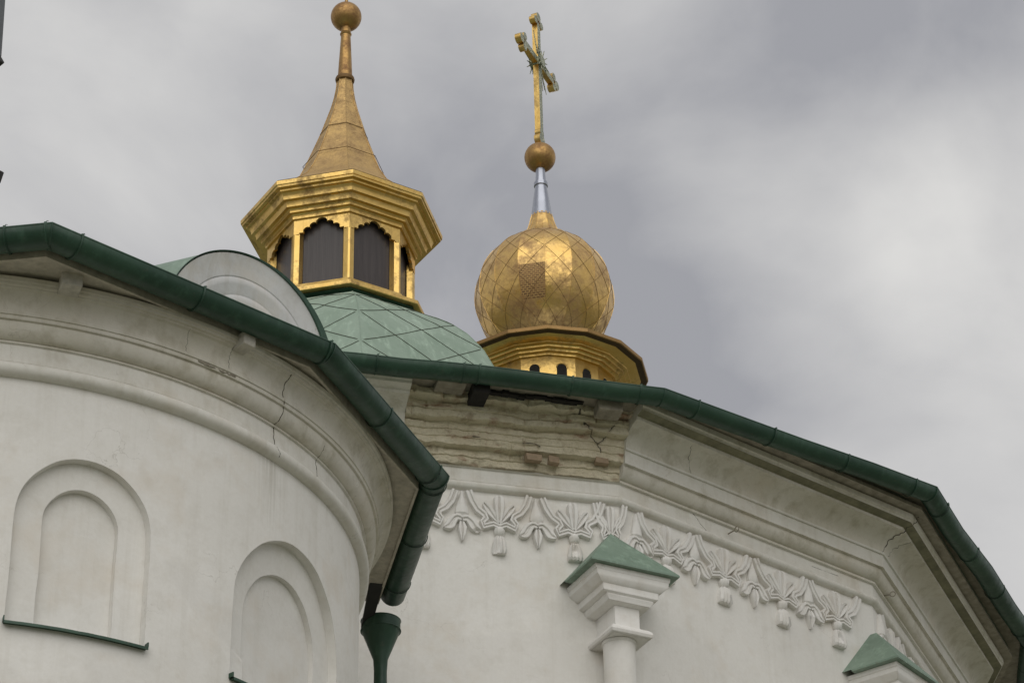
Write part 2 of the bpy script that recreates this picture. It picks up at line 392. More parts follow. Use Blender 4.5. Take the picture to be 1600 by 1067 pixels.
# broken stretch of cornice: stepped brick courses with plaster remains
def fbm(x, y, z, o=4): return noise.fractal(Vector((x, y, z)), .9, 2.1, o)
dm = MB(); rows = []
cz = [11.415+.072*i for i in range(9)]
def base_o(z):
    i = max(0, min(7, int((z-11.415)/.072)))
    return [-.014, .0, .078, .088, .10, .188, .205, .29][i]
pts = []
for i in range(8):
    z0, z1 = cz[i], cz[i+1]; o0 = base_o(z0+.001)
    prev = base_o(z0-.03) if i else -.045
    for f in (0, .33, .66): pts.append((prev+(o0-prev)*f, z0+.002*f, i))
    for f in [j/10 for j in range(10)]: pts.append((o0, z0+.004+(z1-z0-.004)*f, i))
pts.append((.30, 11.99, 8)); pts.append((.1, 11.992, 8))
NS = 190
S1 = -.0
for o, z, i in pts:
    row = []
    for j in range(NS+1):
        f = j/NS; s = BRK+(S1-BRK)*f
        lim = (pc(3, o)-A0).dot(tang(3))       # mitre at the corner
        s_ = BRK+(lim-.0-BRK)*f
        bl = .255; ph = (i % 2)*.5
        bi = math.floor(s_/bl+ph); u = (s_/bl+ph)-bi
        rb = random.Random(bi*31+i*7)
        per = rb.uniform(-.022, .012)
        mort = -.016 if (u < .04 or u > .96) else 0
        vz = (z-cz[min(i, 7)])/.072
        if vz > .88 or vz < .06: mort = min(mort, -.010)
        cover = max(0, min(1, .78+2.4*fbm(s_*1.2, z*3.2, 3.1, 3)-(.45 if 11.5 < z < 11.66 and -1.1 < s_ < -.25 else 0)))      # plaster remains smooth out the joints
        d = (per+mort)*(1-cover)+fbm(s_*4, z*5, 1.7)*.026+fbm(s_*17, z*22, 5.2, 3)*.010+cover*.006
        if 11.50 < z < 11.62 and -1.0 < s_ < -.3: d -= .02*(1-cover)
        edge = min(1, (s_-BRK)/.03, (lim-s_)/.03+.2)
        row.append(on3(s_, o+d*edge, z+fbm(s_*2.6, z*3, 8.8, 3)*.026))
    rows.append(row)
dm.grid(rows)
rb = random.Random(4)
for s, z, ww, hh, oo in ((-.80, 11.515, .14, .055, .05), (-.62, 11.505, .10, .055, .06), (-.18, 11.555, .12, .05, .055)):
    p = Vector(on3(s, oo, z)); tg = Vector((*tang(3), 0)); nm = Vector((*FN[3], 0))
    vs = []; 
    dm2 = MB(); dm2.box(p, (tg+nm*rb.uniform(-.15, .15))*ww*.5, nm*.035, Vector((0, 0, hh*.5)))
    dm.add([Vector(v)+Vector((rb.uniform(-.006, .006), rb.uniform(-.006, .006), rb.uniform(-.006, .006))) for v in dm2.v], dm2.f, 1)
crk = [(0.0, -.005), (.3, -.004)]
for (s0, z0, s1, z1, sd_, rr) in ((-.36, 11.86, -.22, 11.70, 1, .0045), (-.10, 11.84, -.22, 11.70, 2, .004), (-.22, 11.70, -.19, 11.64, 3, .004), (-1.35, 11.66, -.75, 11.635, 4, .0035), (-.42, 11.93, -.36, 11.84, 7, .010)):
    rn = random.Random(sd_); P = []
    for i in range(13):
        f = i/12; s = s0+(s1-s0)*f+rn.uniform(-.012, .012); z = z0+(z1-z0)*f+rn.uniform(-.01, .01)
        P.append(on3(s, base_o(z)+.004, z))
    dm.tube(P, [rr*rn.uniform(.5, 1.3) for _ in P], 5, 2)
dm.build('broken_cornice', [RUB, BRICK, CRACK], pa, 50, 'stretch of cornice with fallen plaster and bare bricks')

# rafter ends and soffit boards under the gutter
def box_on3(s, o, z, ws, wo, wz, name, mat, lab=None):
    q = MB(); tg = Vector((*tang(3), 0)); nm = Vector((*FN[3], 0))
    q.box(on3(s, o, z), tg*ws, nm*wo, Vector((0, 0, wz))); b = q.build(name, mat, pa, 30, lab)
    md = b.modifiers.new('b', 'BEVEL'); md.width = .008; md.segments = 2; return b
box_on3(-1.36, .36, 11.925, .075, .13, .055, 'rafter_end', CHAR_SHADE, 'black charred rafter end')
box_on3(-.19, .37, 11.90, .11, .09, .05, 'rafter_end', WOOD)
box_on3(-1.62, .38, 11.955, .13, .10, .02, 'rafter_end', WOOD)
sb = MB()
sb.grid(sweep_rows(facet_chain([3, 4, 5, 6, 7]), [(.40, 11.995), (.40, 12.03), (.56, 12.035), (.56, 12.0), (.40, 11.994)]))
sb.grid(sweep_rows(lambda o: [pc(1, o), pc(2, o), pc(3, o)], [(.36, 12.0), (.36, 12.03), (.62, 12.035), (.62, 12.0), (.36, 11.998)]))
def gr_row(o, dz): return [(p.x, p.y, GRZ[i]+dz) for i, p in enumerate(offset_poly(gR, o))]
sb.grid([gr_row(-.195, .015), gr_row(-.195, -.012), gr_row(-.42, -.03), gr_row(-.7, -.03), gr_row(-.7, .02), gr_row(-.195, .02)])
sb.build('eave_board', WOOD, pa)
vd = MB(); rn = random.Random(11)
s0 = -1.28
while s0 < -.44:
    ln = rn.uniform(.05, .11)
    vd.box(on3(s0+ln/2, .32+rn.uniform(-.012, .012), 11.975+rn.uniform(-.008, .004)), Vector((*tang(3), rn.uniform(-.05, .05)))*ln*.56, Vector((*FN[3], 0))*rn.uniform(.02, .035), Vector((0, 0, rn.uniform(.008, .018))))
    s0 += ln
vd.build('eave_gap_shade', CHAR_SHADE, pa)  # black boxes stand in for the shade in the gap below the gutter

# ---- gutters: half-round trough swept along a plan polyline, with brackets
def gutter(parent, outer, ztop, D, name='gutter', sub=1, sag=0., zlist=None):
    """outer: plan points of the outer lip"""
    r_ = D/2; pr = []
    for i in range(13):
        a = R(180*i/12); pr.append((-r_+r_*cos(a), -r_*1.05*sin(a)))          # outside skin, outer lip to inner lip
    inner = [(-r_+(r_-.006)*cos(R(180*i/12)), -(r_*1.05-.006)*sin(R(180*i/12))) for i in range(12, -1, -1)]
    full = pr+inner
    pts = [outer[0]]; zz = []
    for a, b in zip(outer, outer[1:]):
        n = sub
        for i in range(1, n+1): pts.append(a.lerp(b, i/n))
    if sag:
        for i in range(1, len(pts)-1):
            if i % sub: 
                d = (pts[i+1]-pts[i-1]).normalized(); nn = Vector((d.y, -d.x)); rnd = noise.noise(Vector((pts[i].x*1.3, pts[i].y*1.3, 2)))
                pts[i] = pts[i]+nn*sag*rnd
    zl = zlist or [ztop]*len(outer)
    zs = [zl[i//sub]+((zl[i//sub+1]-zl[i//sub])*(i % sub)/sub if i % sub else 0)+ (sag*.5*noise.noise(Vector((pts[i].x*1.9, pts[i].y*1.9, 7))) if sag else 0) for i in range(len(pts))]
    mb = MB(); rows = []
    for o, dz in full:
        q = offset_poly(pts, o); rows.append([(p.x, p.y, zs[i]+dz) for i, p in enumerate(q)])
    rows.append(rows[0]); mb.grid(rows)
    q = offset_poly(pts, -.004); mb.tube([(p.x, p.y, zs[i]+.003) for i, p in enumerate(q)], .008, 8)
    # joints
    for i in range(0, len(pts)):
        if i % sub == 0 and 0 < i < len(pts)-1:
            a = offset_poly(pts, 0)
            ring_ = []
            for o, dz in [(-r_+(r_+.004)*cos(R(180*k/12)), -(r_*1.05+.004)*sin(R(180*k/12))) for k in range(13)]:
                p = offset_poly(pts, o)[i]; ring_.append((p.x, p.y, zs[i]+dz))
            mb.tube(ring_, .004, 6)
    return mb.build(name, GUT, parent, 50)
def bracket(parent, p, tg, ztop, D, hook=True, jointw=.009):
    r_ = D/2; nm = Vector((tg.y, -tg.x)); mb = MB()
    arc = [(-r_+(r_+.006)*cos(R(a)), -(r_*1.05+.006)*sin(R(a))) for a in range(0, 181, 12)]
    for wv in (-1, 1): pass
    rows = []
    for o, dz in arc:
        c = p+nm*o; rows.append([(c.x-tg.x*jointw, c.y-tg.y*jointw, ztop+dz), (c.x+tg.x*jointw, c.y+tg.y*jointw, ztop+dz)])
    rows2 = [[(x[0]+nm.x*0, x[1], x[2]-.004) for x in r__] for r__ in rows]
    mb.grid(rows); 
    mb.tube([(p+nm*o).to_3d()+Vector((0, 0, ztop+dz-.001)) for o, dz in arc], .004, 6)
    if hook:
        b = p.to_3d()+Vector((0, 0, ztop)); t3 = tg.to_3d()
        mb.box(b+Vector((0, 0, .004)), t3*.009, nm.to_3d()*.006, Vector((0, 0, .010)))
        mb.tube([b+Vector((0, 0, .008)), b+Vector((0, 0, .024))+t3*.008, b+Vector((0, 0, .018))+t3*.018], .0025, 5)
    inn = p-nm*D
    mb.tube([inn.to_3d()+Vector((0, 0, ztop+.0)), (p-nm*.004).to_3d()+Vector((0, 0, ztop+.012))], .004, 5)
    return mb.build('gutter_bracket', GUT, parent)
GZ = 12.02
gutR = gutter(pa, gR, GZ, .205, sub=4, sag=.028, zlist=GRZ)
def along(a, b, f): return a.lerp(b, f), (b-a).normalized()
for i, fs in ((1, (.35, .9)), (2, (.0, .5, .87)), (3, (.12, .39, .66, .92)), (4, (.1, .38, .63, .9)), (5, (.2, .6))):
    for f in fs:
        p, d = along(gR[i], gR[i+1], f); bracket(gutR, p, d, GRZ[i]+(GRZ[i+1]-GRZ[i])*f, .205)

# ---- roof: eave polygon rising to an octagonal dome
lc = Vector((-2.06, 26.5)); LPH = 0
LPH = R(9.9)                     # turn of the octagon
def eave_r(phi):                 # distance from lc to the eave line in direction phi
    d = Vector((sin(phi), -cos(phi))); best = 1e9
    for n, dd in zip(FN, FD):
        k = n.dot(d)
        if k > .05: best = min(best, (dd+.56-n.dot(lc))/k)
    return min(best, 9.5)
def oct_r(phi, r_, n=8, ph=None):
    ph = LPH if ph is None else ph
    st = 2*pi/n; a = (phi-ph) % st - st/2
    return r_*cos(st/2)/cos(a)
DOME = [(1.0, 16.93), (1.15, 16.88), (1.4, 16.74), (1.65, 16.55), (1.9, 16.30), (2.12, 16.0), (2.27, 15.7), (2.40, 15.4), (2.55, 15.15), (2.85, 14.88), (3.3, 14.60), (4.0, 14.17), (4.8, 13.67), (5.6, 13.16), (6.5, 12.57), (7.3, 12.06)]
PHS = sorted(set([round(LPH+2*pi*k/8, 5) for k in range(8)]+[round(2*pi*k/64, 5) for k in range(64)]+[round(R(a), 5) for a in (27.2, 53.8, 80.8, 1.6, 107, 133)]))
def roof_pt(phi, i, f=0., out=0.):
    r_, z = DOME[i]
    if f: r2_, z2 = DOME[i+1]; r_ = r_+(r2_-r_)*f; z = z+(z2-z)*f
    ro = oct_r(phi, r_)
    if r_ > 2.2:
        k = (r_-2.2)/(7.3-2.2); ro = oct_r(phi, r_)*(1-k)+eave_r(phi)*(r_/7.3)*k
    ro += out
    return Vector((lc.x+ro*sin(phi), lc.y-ro*cos(phi), z+out*.6))
rf = MB(); rows = [[roof_pt(p, i) for p in PHS+[PHS[0]+2*pi]] for i in range(len(DOME))]
rf.grid(rows)
def tpt(phi, tt, out=.003):
    tt = max(0, min(len(DOME)-1.001, tt)); return roof_pt(phi, int(tt), tt-int(tt), out)
# diagonal sheet seams
arc = [0]
for a, b in zip(DOME, DOME[1:]): arc.append(arc[-1]+math.hypot(b[0]-a[0], b[1]-a[1]))
def s2t(s):
    for i in range(len(arc)-1):
        if s <= arc[i+1]: return i+(s-arc[i])/(arc[i+1]-arc[i])
    return len(DOME)-1.001
for k in range(16):
    for sg in (-1, 1):
        P = []
        for i in range(60):
            s = .12+i*.055
            P.append(tpt(LPH+R(22.5*k)+sg*R(22.5)*(s-.22)/.62, s2t(s)))
        rf.tube(P, .004, 5, 1)
for k in range(8):
    rf.tube([tpt(LPH+R(45*k), s2t(.0+.1*i), .001) for i in range(32)], .005, 5, 0)
rf.build('domed_roof', [ROOF, SEAM], pa, 12, 'light green domed roof of diamond sheets')

# ---- engaged corner columns with little green roofs
def corner_column(k, bis, sh_):
    A = pc(k, -.05); b = R(bis); A = A-Vector((cos(b), sin(b)))*sh_; nm = Vector((sin(b), -cos(b), 0)); tg = Vector((cos(b), sin(b), 0)); A3 = Vector((A.x, A.y, 0))
    def P(x, y, z): return A3+tg*x+nm*y+Vector((0, 0, z))
    def slab(mb, w0, d0, z0, w1, d1, z1):      # tapered half-box growing out of the corner
        q = [P(-w0, -.3, z0), P(-w0, d0, z0), P(w0, d0, z0), P(w0, -.3, z0), P(-w1, -.3, z1), P(-w1, d1, z1), P(w1, d1, z1), P(w1, -.3, z1)]
        mb.add(q, [(0, 1, 2, 3), (7, 6, 5, 4), (0, 4, 5, 1), (1, 5, 6, 2), (2, 6, 7, 3)])
    def profile(mb, pr):
        rows = [[P(-w, -.3, z), P(-w, d, z), P(w, d, z), P(w, -.3, z)] for w, d, z in pr]
        mb.grid(rows); mb.add(rows[0], [(0, 1, 2, 3)]); mb.add(rows[-1], [(3, 2, 1, 0)])
    sh = MB(); sh.lathe(P(-.02, .15, 0), [(.140, -EYE), (.138, 9.72), (.15, 9.735), (.15, 9.75)], 28)
    sh = sh.build('column', WALL, pa)
    ab = MB(); 
    rr = [(.175, .335, 9.752), (.192, .35, 9.76), (.2, .358, 9.785), (.192, .35, 9.81), (.17, .33, 9.83), (.122, .28, 9.85), (.118, .275, 9.87), (.118, .275, 10.05)]
    profile(ab, rr)
    cp = [(.119, .276, 10.04), (.20, .33, 10.055), (.215, .335, 10.075), (.225, .345, 10.10), (.22, .34, 10.105), (.222, .342, 10.11), (.255, .355, 10.12), (.265, .36, 10.125), (.268, .362, 10.185), (.29, .37, 10.19), (.33, .40, 10.225), (.345, .405, 10.24), (.345, .405, 10.245), (.348, .408, 10.28), (.358, .412, 10.285), (.362, .415, 10.325)]
    profile(ab, cp)
    ab.build('capital', ORNA, sh, 25)
    rfm = MB(); w, d, z = .425, .465, 10.345
    ap = P(0, .05, 10.86)
    q = [P(-w, -.02, z), P(-w, d, z), P(w, d, z), P(w, -.02, z)]
    q2 = [v-Vector((0, 0, .018)) for v in q]; inn = [P(-w+.02, -.02, z-.01), P(-w+.02, d-.02, z-.01), P(w-.02, d-.02, z-.01), P(w-.02, -.02, z-.01)]
    bk = [P(-w, -.3, z), P(0, -.3, 10.86), P(w, -.3, z)]
    rfm.add(q+[ap]+q2+bk, [(0, 1, 4), (1, 2, 4), (2, 3, 4), (9, 0, 4, 10), (3, 11, 10, 4), (0, 5, 6, 1), (1, 6, 7, 2), (2, 7, 8, 3), (5, 8, 7, 6)])
    rfm.build('cap_roof', [CAPR], sh, 20)
    return sh
corner_column(3, 27.3, .12); corner_column(4, 53.8, .07); corner_column(5, 80.8, .07)
gm = bpy.data.objects
# ---- frieze
def strip(mb, path, widths, depth, prof, mi=0):
    n = len(path); path = [Vector(p) for p in path]; rows = []
    for i, p in enumerate(path):
        d = (path[min(i+1, n-1)]-path[max(i-1, 0)]).normalized(); nn = Vector((-d.y, d.x))
        w = widths[i] if isinstance(widths, (list, tuple)) else widths
        dp = depth[i] if isinstance(depth, (list, tuple)) else depth
        rows.append([(p.x+nn.x*u*w/2, -dp*h*.82, p.y+nn.y*u*w/2) for u, h in prof])
    mb.grid(rows, mi); mb.add(rows[0], [tuple(range(len(prof)))], mi); mb.add(rows[-1], [tuple(range(len(prof)))[::-1]], mi)
def smoothp(pts, n=4):
    out = []; P = [Vector(p) for p in pts]
    for i in range(len(P)-1):
        a, b, c, d = P[max(i-1, 0)], P[i], P[i+1], P[min(i+2, len(P)-1)]
        for k in range(n):
            t_ = k/n; out.append(.5*((2*b)+(c-a)*t_+(2*a-5*b+4*c-d)*t_*t_+(3*b-a-3*c+d)*t_**3))
    out.append(P[-1]); return out
RIB = [(-1, 0), (-1, .86), (-.9, 1), (-.28, 1), (-.14, .66), (.14, .66), (.28, 1), (.9, 1), (1, .86), (1, 0)]
LEAF = [(-1, 0), (-1, .72), (-.85, .95), (-.25, .85), (-.08, .5), (.08, .5), (.25, .85), (.85, .95), (1, .72), (1, 0)]
RIDGE = [(-1, 0), (-1, .55), (-.5, .95), (0, 1.05), (.5, .95), (1, .55), (1, 0)]
def leaf(mb, a, b, w, d=.05, bend=0., pr=LEAF, n=8, tip=.12):
    a, b = Vector(a), Vector(b); dr = b-a; nn = Vector((-dr.y, dr.x)); P = []; W = []
    for i in range(n+1):
        f = i/n; P.append(a+dr*f+nn*bend*sin(pi*f)); W.append(w*max(tip, sin(pi*min(1, .12+f*.88)**.85)))
    strip(mb, P, W, d, pr)
def palmette(seed, wl=1.):
    mb = MB(); rn = random.Random(seed)
    R_ = [(0, -.325), (.06, -.30), (.145, -.33), (.158, -.285), (.125, -.245), (.14, -.21), (.2, -.17), (.25, -.09), (.285, .01)]
    for sg in (-1, 1): strip(mb, [(sg*x*wl, y) for x, y in R_], [.05, .052, .056, .056, .06, .06, .066, .068, .066], .062, RIB)
    strip(mb, [(0, -.30), (0, -.24), (0, -.16), (0, -.09), (0, -.035), (0, -.01)], [.03, .06, .09, .105, .095, .05], [.05, .065, .075, .08, .075, .05], LEAF)
    for sg in (-1, 1):
        strip(mb, smoothp([(sg*.006, -.285), (sg*.055, -.215), (sg*.10, -.15), (sg*.145, -.10)], 3), [.022, .035, .05, .062, .072, .078, .08, .074, .055, .022], .06, LEAF)
    strip(mb, smoothp([(0, -.32), (0, -.36), (0, -.41)], 5), [.03, .06, .08, .09, .095, .098, .095, .09, .08, .06, .03], [.055+.03*sin(pi*i/10) for i in range(11)], RIDGE)
    TAS = [(-1, 0), (-1, .7), (-.75, 1), (-.5, .75), (-.25, 1.08), (0, .8), (.25, 1.08), (.5, .75), (.75, 1), (1, .7), (1, 0)]
    strip(mb, [(0, -.405), (0, -.43), (0, -.48), (0, -.555), (0, -.578)], [.06, .095, .12, .138, .125], [.05, .075, .085, .088, .07], TAS)
    return mb
def lily(seed):
    mb = MB()
    strip(mb, [(0, .0), (0, -.06), (0, -.12), (0, -.18), (0, -.225), (0, -.25)], [.02, .042, .075, .11, .118, .07], [.04, .05, .065, .075, .07, .05], RIDGE)
    for sg in (-1, 1):
        strip(mb, smoothp([(0, -.285), (sg*.045, -.272), (sg*.085, -.31), (sg*.115, -.36), (sg*.165, -.385)], 3), [.05, .055, .06, .066, .072, .078, .084, .09, .09, .084, .07, .045, .014], .062, RIB)
    strip(mb, [(0, -.295), (0, -.33), (0, -.375), (0, -.43), (0, -.49)], [.03, .055, .08, .058, .010], [.05, .065, .08, .07, .05], LEAF)
    return mb
def mesh_local(mb, name, mat): return mb.mesh(name, mat, Vector((0, 0, 0)), 30, 0.)
def worn(mb, seed):              # hand-cast look: every piece a little different, a few chipped tips
    rn = random.Random(seed); o_ = Vector((rn.uniform(0, 50), rn.uniform(0, 50), 0))
    tips = [(rn.uniform(-.2, .2), rn.uniform(-.6, -.35)) for _ in range(2)]
    out = []
    for v in mb.v:
        p = Vector(v); n3 = noise.noise_vector(p*9+o_)*.005+noise.noise_vector(p*30+o_)*.0022
        k = 1.
        for tx, tz in tips:
            if (p.x-tx)**2+(p.z-tz)**2 < .0009: k = .45
        out.append((p.x+n3.x, p.y*k*(1+.1*noise.noise(p*6+o_)) + (n3.y if p.y < -.01 else 0), p.z+n3.z))
    mb.v = out; return mb
pal_m = [mesh_local(worn(palmette(i), i), 'palmette_ornament', ORNA) for i in range(5)]
lil_m = [mesh_local(worn(lily(i), i+9), 'lily_ornament', ORNA) for i in range(5)]
nar_m = mesh_local(palmette(5, .6), 'palmette_ornament', ORNA)
def place_orn(me, k, s, ref, nm_, dz=0., sc_=1., rot=0.):
    o = bpy.data.objects.new(nm_, me); sc.collection.objects.link(o); o.parent = pa
    p = ref+tang(k)*s+FN[k]*(-.052); wl = Vector((p.x, p.y, 11.16+dz+EYE))-Vector(pa.location)
    o.location = wl; o.rotation_euler = (0, rot, R(FA[k])); o.scale = (sc_, 1, 1)
place_orn(nar_m, 3, -.10, A0, 'palmette_ornament', 0, .8)
rn = random.Random(3)
for s in (-.44, -1.1, -1.76, -2.42, -3.08): place_orn(rn.choice(pal_m), 3, s, A0, 'palmette_ornament', rn.uniform(-.01, .005), .95, rn.uniform(-.03, .03))
for s in (-.77, -1.43, -2.09, -2.75): place_orn(rn.choice(lil_m), 3, s, A0, 'lily_ornament', rn.uniform(-.01, .005), 1, rn.uniform(-.04, .04))
for s in (.54, 1.24, 1.96, 2.66): place_orn(rn.choice(pal_m), 4, s, A0, 'palmette_ornament', rn.uniform(-.01, .005), 1.12, rn.uniform(-.03, .03))
for s in (.19, .89, 1.60, 2.31): place_orn(rn.choice(lil_m), 4, s, A0, 'lily_ornament', rn.uniform(-.01, .005), 1, rn.uniform(-.04, .04))
for i in range(4):
    place_orn(rn.choice(pal_m), 5, .5+.7*i, B0, 'palmette_ornament'); place_orn(rn.choice(lil_m), 5, .17+.7*i, B0, 'lily_ornament')

# ================================================================== ROUND APSE
c1 = Vector((-3.99, 16.97)); RW = 2.84
ra = thing('round_apse', 'low white round apse with blind arched niches and a bent green gutter', 'apse', (c1.x, c1.y, -EYE))
add_drip(WALL, c1.x+2.86*sin(R(56.0)), c1.y-2.86*cos(R(56.0)), 8.9+EYE, 8.28+EYE)
NW = 288
wm = MB(); vs = []
for z in (-EYE, 9.5):
    for k in range(NW): a = 2*pi*k/NW; vs.append((c1.x+RW*sin(a), c1.y-RW*cos(a), z))
wm.add(vs, [(k, (k+1) % NW, (k+1) % NW+NW, k+NW) for k in range(NW)]+[tuple(range(NW))[::-1], tuple(range(NW, 2*NW))])
wallo = wm.build('wall', WALL, ra, 25)
def niche_outline(half, zs, zb, n=28):
    pts = [(-half, zb), (half, zb)]
    nv = 6
    pts = [(-half+2*half*i/8, zb) for i in range(9)]
    pts += [(half, zb+(zs-zb)*i/nv) for i in range(1, nv+1)]
    pts += [(half*cos(pi*i/n), zs+half*sin(pi*i/n)) for i in range(1, n)]
    pts += [(-half, zs-(zs-zb)*i/nv) for i in range(0, nv)]
    return pts
def cutter(th, half, zs, zb, depth):
    """closed arched block in cylinder coordinates, back face follows the wall curve"""
    import bmesh
    pts = niche_outline(half, zs, zb); vs = []; n = len(pts)
    me = bpy.data.meshes.new('c'); bm = bmesh.new()
    rings = []
    for rr in (RW-depth, RW+.1):
        rings.append([bm.verts.new((c1.x+rr*sin(th+(u+.006*noise.noise(Vector((u*6, z*5, th))))/RW), c1.y-rr*cos(th+(u+.006*noise.noise(Vector((u*6, z*5, th))))/RW), z+EYE+.005*noise.noise(Vector((u*5, z*6, th+9))))) for u, z in pts])
    for i in range(n): bm.faces.new((rings[0][i], rings[0][(i+1) % n], rings[1][(i+1) % n], rings[1][i]))
    # column strips for the curved faces: pair points with equal u by cutting into vertical slices
    bmesh.ops.triangulate(bm, faces=[])
    for q in (0, 1):
        f = bm.faces.new(rings[q] if q else rings[q][::-1])
        bmesh.ops.triangulate(bm, faces=[f])
    bmesh.ops.recalc_face_normals(bm, faces=bm.faces)
    bm.to_mesh(me); bm.free()
    o = bpy.data.objects.new('c', me); sc.collection.objects.link(o); return o
niche_c = [(27.1, .447, .255, 7.925, 7.945), (62.4, .64, .45, 7.72, 7.70), (-8.5, .447, .255, 7.925, 7.945), (100.0, .5, .3, 7.7, 7.7)]
cutters = []
for a, h1, h2, z1_, z2_ in niche_c:
    cutters.append(cutter(R(a), h1, z1_, 7.165, .065)); 
    cutters.append(cutter(R(a), h2, z2_, 7.17, .135))
for ct in cutters:
    md = wallo.modifiers.new('n', 'BOOLEAN'); md.operation = 'DIFFERENCE'; md.solver = 'EXACT'; md.object = ct
    # cutters are in world space, wall is offset by its parent
bpy.context.view_layer.update()
dg = bpy.context.evaluated_depsgraph_get(); me2 = bpy.data.meshes.new_from_object(wallo.evaluated_get(dg))
wallo.modifiers.clear(); wallo.data = me2
me2.polygons.foreach_set('use_smooth', [True]*len(me2.polygons)); me2.set_sharp_from_angle(angle=R(25))
for ct in cutters: bpy.data.objects.remove(ct)
def cyl(th, r_, z): return Vector((c1.x+r_*sin(th), c1.y-r_*cos(th), z))
for a, h1, h2, z1_, z2_ in niche_c:
    q = MB(); n = 16; da = (h1+.008)/RW; rows = []
    for ro, z in ((2.76, 7.172), (2.885, 7.160), (2.885, 7.142), (2.880, 7.142), (2.880, 7.152), (2.76, 7.160), (2.76, 7.172)):
        rows.append([cyl(R(a)-da+2*da*i/n, ro, z+.003*noise.noise(Vector((i*.7, a, 0)))) for i in range(n+1)])
    q.grid(rows)
    for sg in (-1, 1):
        th = R(a)+sg*da; q.box(cyl(th, 2.855, 7.178), Vector((cos(th), sin(th), 0))*.004, Vector((sin(th), -cos(th), 0))*.026, Vector((0, 0, .016)))
    q.build('window_sill', GUT, ra, 30)
def circ(o, a0=-100, a1=130, st=1.5):
    n = int((a1-a0)/st); return [c1+Vector((sin(R(a0+st*i)), -cos(R(a0+st*i))))*(2.84+o) for i in range(n+1)]
LA = [(-.02, 8.885)]+halfround(.02, 8.935, .048, 9, -88, 88, 1.05)+[(.026, 8.99), (.028, 8.992), (.03, 9.118), (.046, 9.12)]
LB = [(.046, 9.12), (.047, 9.132), (.038, 9.135)]+[(.038+.08*sin(R(a)), 9.235-.1*cos(R(a))) for a in (10, 25, 40, 55, 70, 85)]+[(.117, 9.243), (.134, 9.246), (.136, 9.272), (.145, 9.275), (.146, 9.298), (.138, 9.302)]
LC = [(.138, 9.302)]+[(.138+.066*(1-cos(R(a))), 9.305+.135*sin(R(a))) for a in (10, 25, 40, 55, 70, 90)]+[(.205, 9.448), (.225, 9.451), (.227, 9.468), (.24, 9.471), (.243, 9.50), (-.1, 9.505)]
LP = LA+LB[1:]+LC[1:]
lcn = MB(); lcn.grid(sweep_rows(circ, LA), 2); lcn.grid(sweep_rows(circ, LB), 0); lcn.grid(sweep_rows(circ, LC), 0)
def ccrack(mb, a0, a1, z0, z1, seed, r_=.003, n=14, jit=.15):
    rn = random.Random(seed); P = []
    for i in range(n+1):
        f = i/n; z = z0+(z1-z0)*f
        o = 0
        for (o1, za), (o2, zb) in zip(LP, LP[1:]):
            if za <= z <= zb and zb > za: o = o1+(o2-o1)*(z-za)/(zb-za)
        P.append(cyl(R(a0+(a1-a0)*f+rn.uniform(-jit, jit)), 2.84+o, z))
    mb.tube(P, [r_*rn.uniform(.6, 1.4) for _ in P], 5, 1)
ccrack(lcn, 55.8, 54.3, 8.90, 9.45, 2, .0028, 26, .25); ccrack(lcn, 44.8, 44.5, 9.3, 9.44, 3, .0011); ccrack(lcn, 38.2, 38., 9.3, 9.44, 4, .001); ccrack(lcn, 66, 65, 9.0, 9.2, 5, .002)
lcn.build('cornice', [CORN, CRACK, CLEAN], ra, 24)
# chipped fillet with a bent wire
q = MB(); rn = random.Random(5)
q.tube([cyl(R(40+i*.35), 2.84+.133+rn.uniform(-.004, .004), 9.262+rn.uniform(-.006, .006)) for i in range(18)], [.012*rn.uniform(.4, 1.2) for _ in range(18)], 5)
q.build('broken_fillet', WOOD, ra)
gL = [Vector(p) for p in ((-5.1, 13.82), (-2.885, 13.555), (-1.2, 15.05), (-.49, 16.89), (-.90, 18.80))]
GLZ = 9.6; GD = .205
gutL = gutter(ra, gL, GLZ, GD, sub=3, sag=.006)
for i, fs in ((0, (.86, .98)), (1, (.1, .52, .985)), (2, (.48, .93)), (3, (.06, .48, .88))):
    for f in fs:
        p, d = along(gL[i], gL[i+1], f); bracket(gutL, p, d, GLZ, GD)
# open gutter's far end
# eave boards and soffit
eb = MB(); 
def gline(o): return offset_poly(gL, o)
def gl_rows(pr): return [[(p.x, p.y, z) for p in gline(o)] for o, z in pr]
eb.grid(gl_rows([(-.215, 9.50), (-.215, 9.60), (-.235, 9.60), (-.235, 9.50), (-.215, 9.50)]))
eb.grid(gl_rows([(-.20, 9.605), (-.7, 9.612), (-.7, 9.59), (-.20, 9.585), (-.2, 9.605)]))
eb.grid(gl_rows([(-.235, 9.515), (-.5, 9.535), (-.8, 9.545)]))
eb.build('eave_board', SOFF, ra)
for a, ww, rr_, zz in ((21.6, .068, 3.11, 9.485), (45.5, .05, 3.07, 9.475)):
    q = MB(); th = R(a); nm = Vector((sin(th), -cos(th), 0)); tg = Vector((cos(th), sin(th), 0))
    q.box(cyl(th, rr_, zz), tg*ww, nm*.075, Vector((0, 0, .05)))
    b = q.build('rafter_end', PALE, ra); md = b.modifiers.new('b', 'BEVEL'); md.width = .006; md.segments = 2
# lean-to roof of the apse: eave line up to the centre
rfa = MB(); back1 = Vector((sin(R(41)), -cos(R(41))))
el = gline(-.12); top = [c1-back1*.6+(p-c1)*.12 for p in el]
rfa.grid([[(p.x, p.y, 9.625) for p in el], [(a.lerp(b, .5).x, a.lerp(b, .5).y, 9.95) for a, b in zip(el, top)], [(p.x, p.y, 10.2) for p in top]])
rfa.build('roof', ROOF, ra, 20)

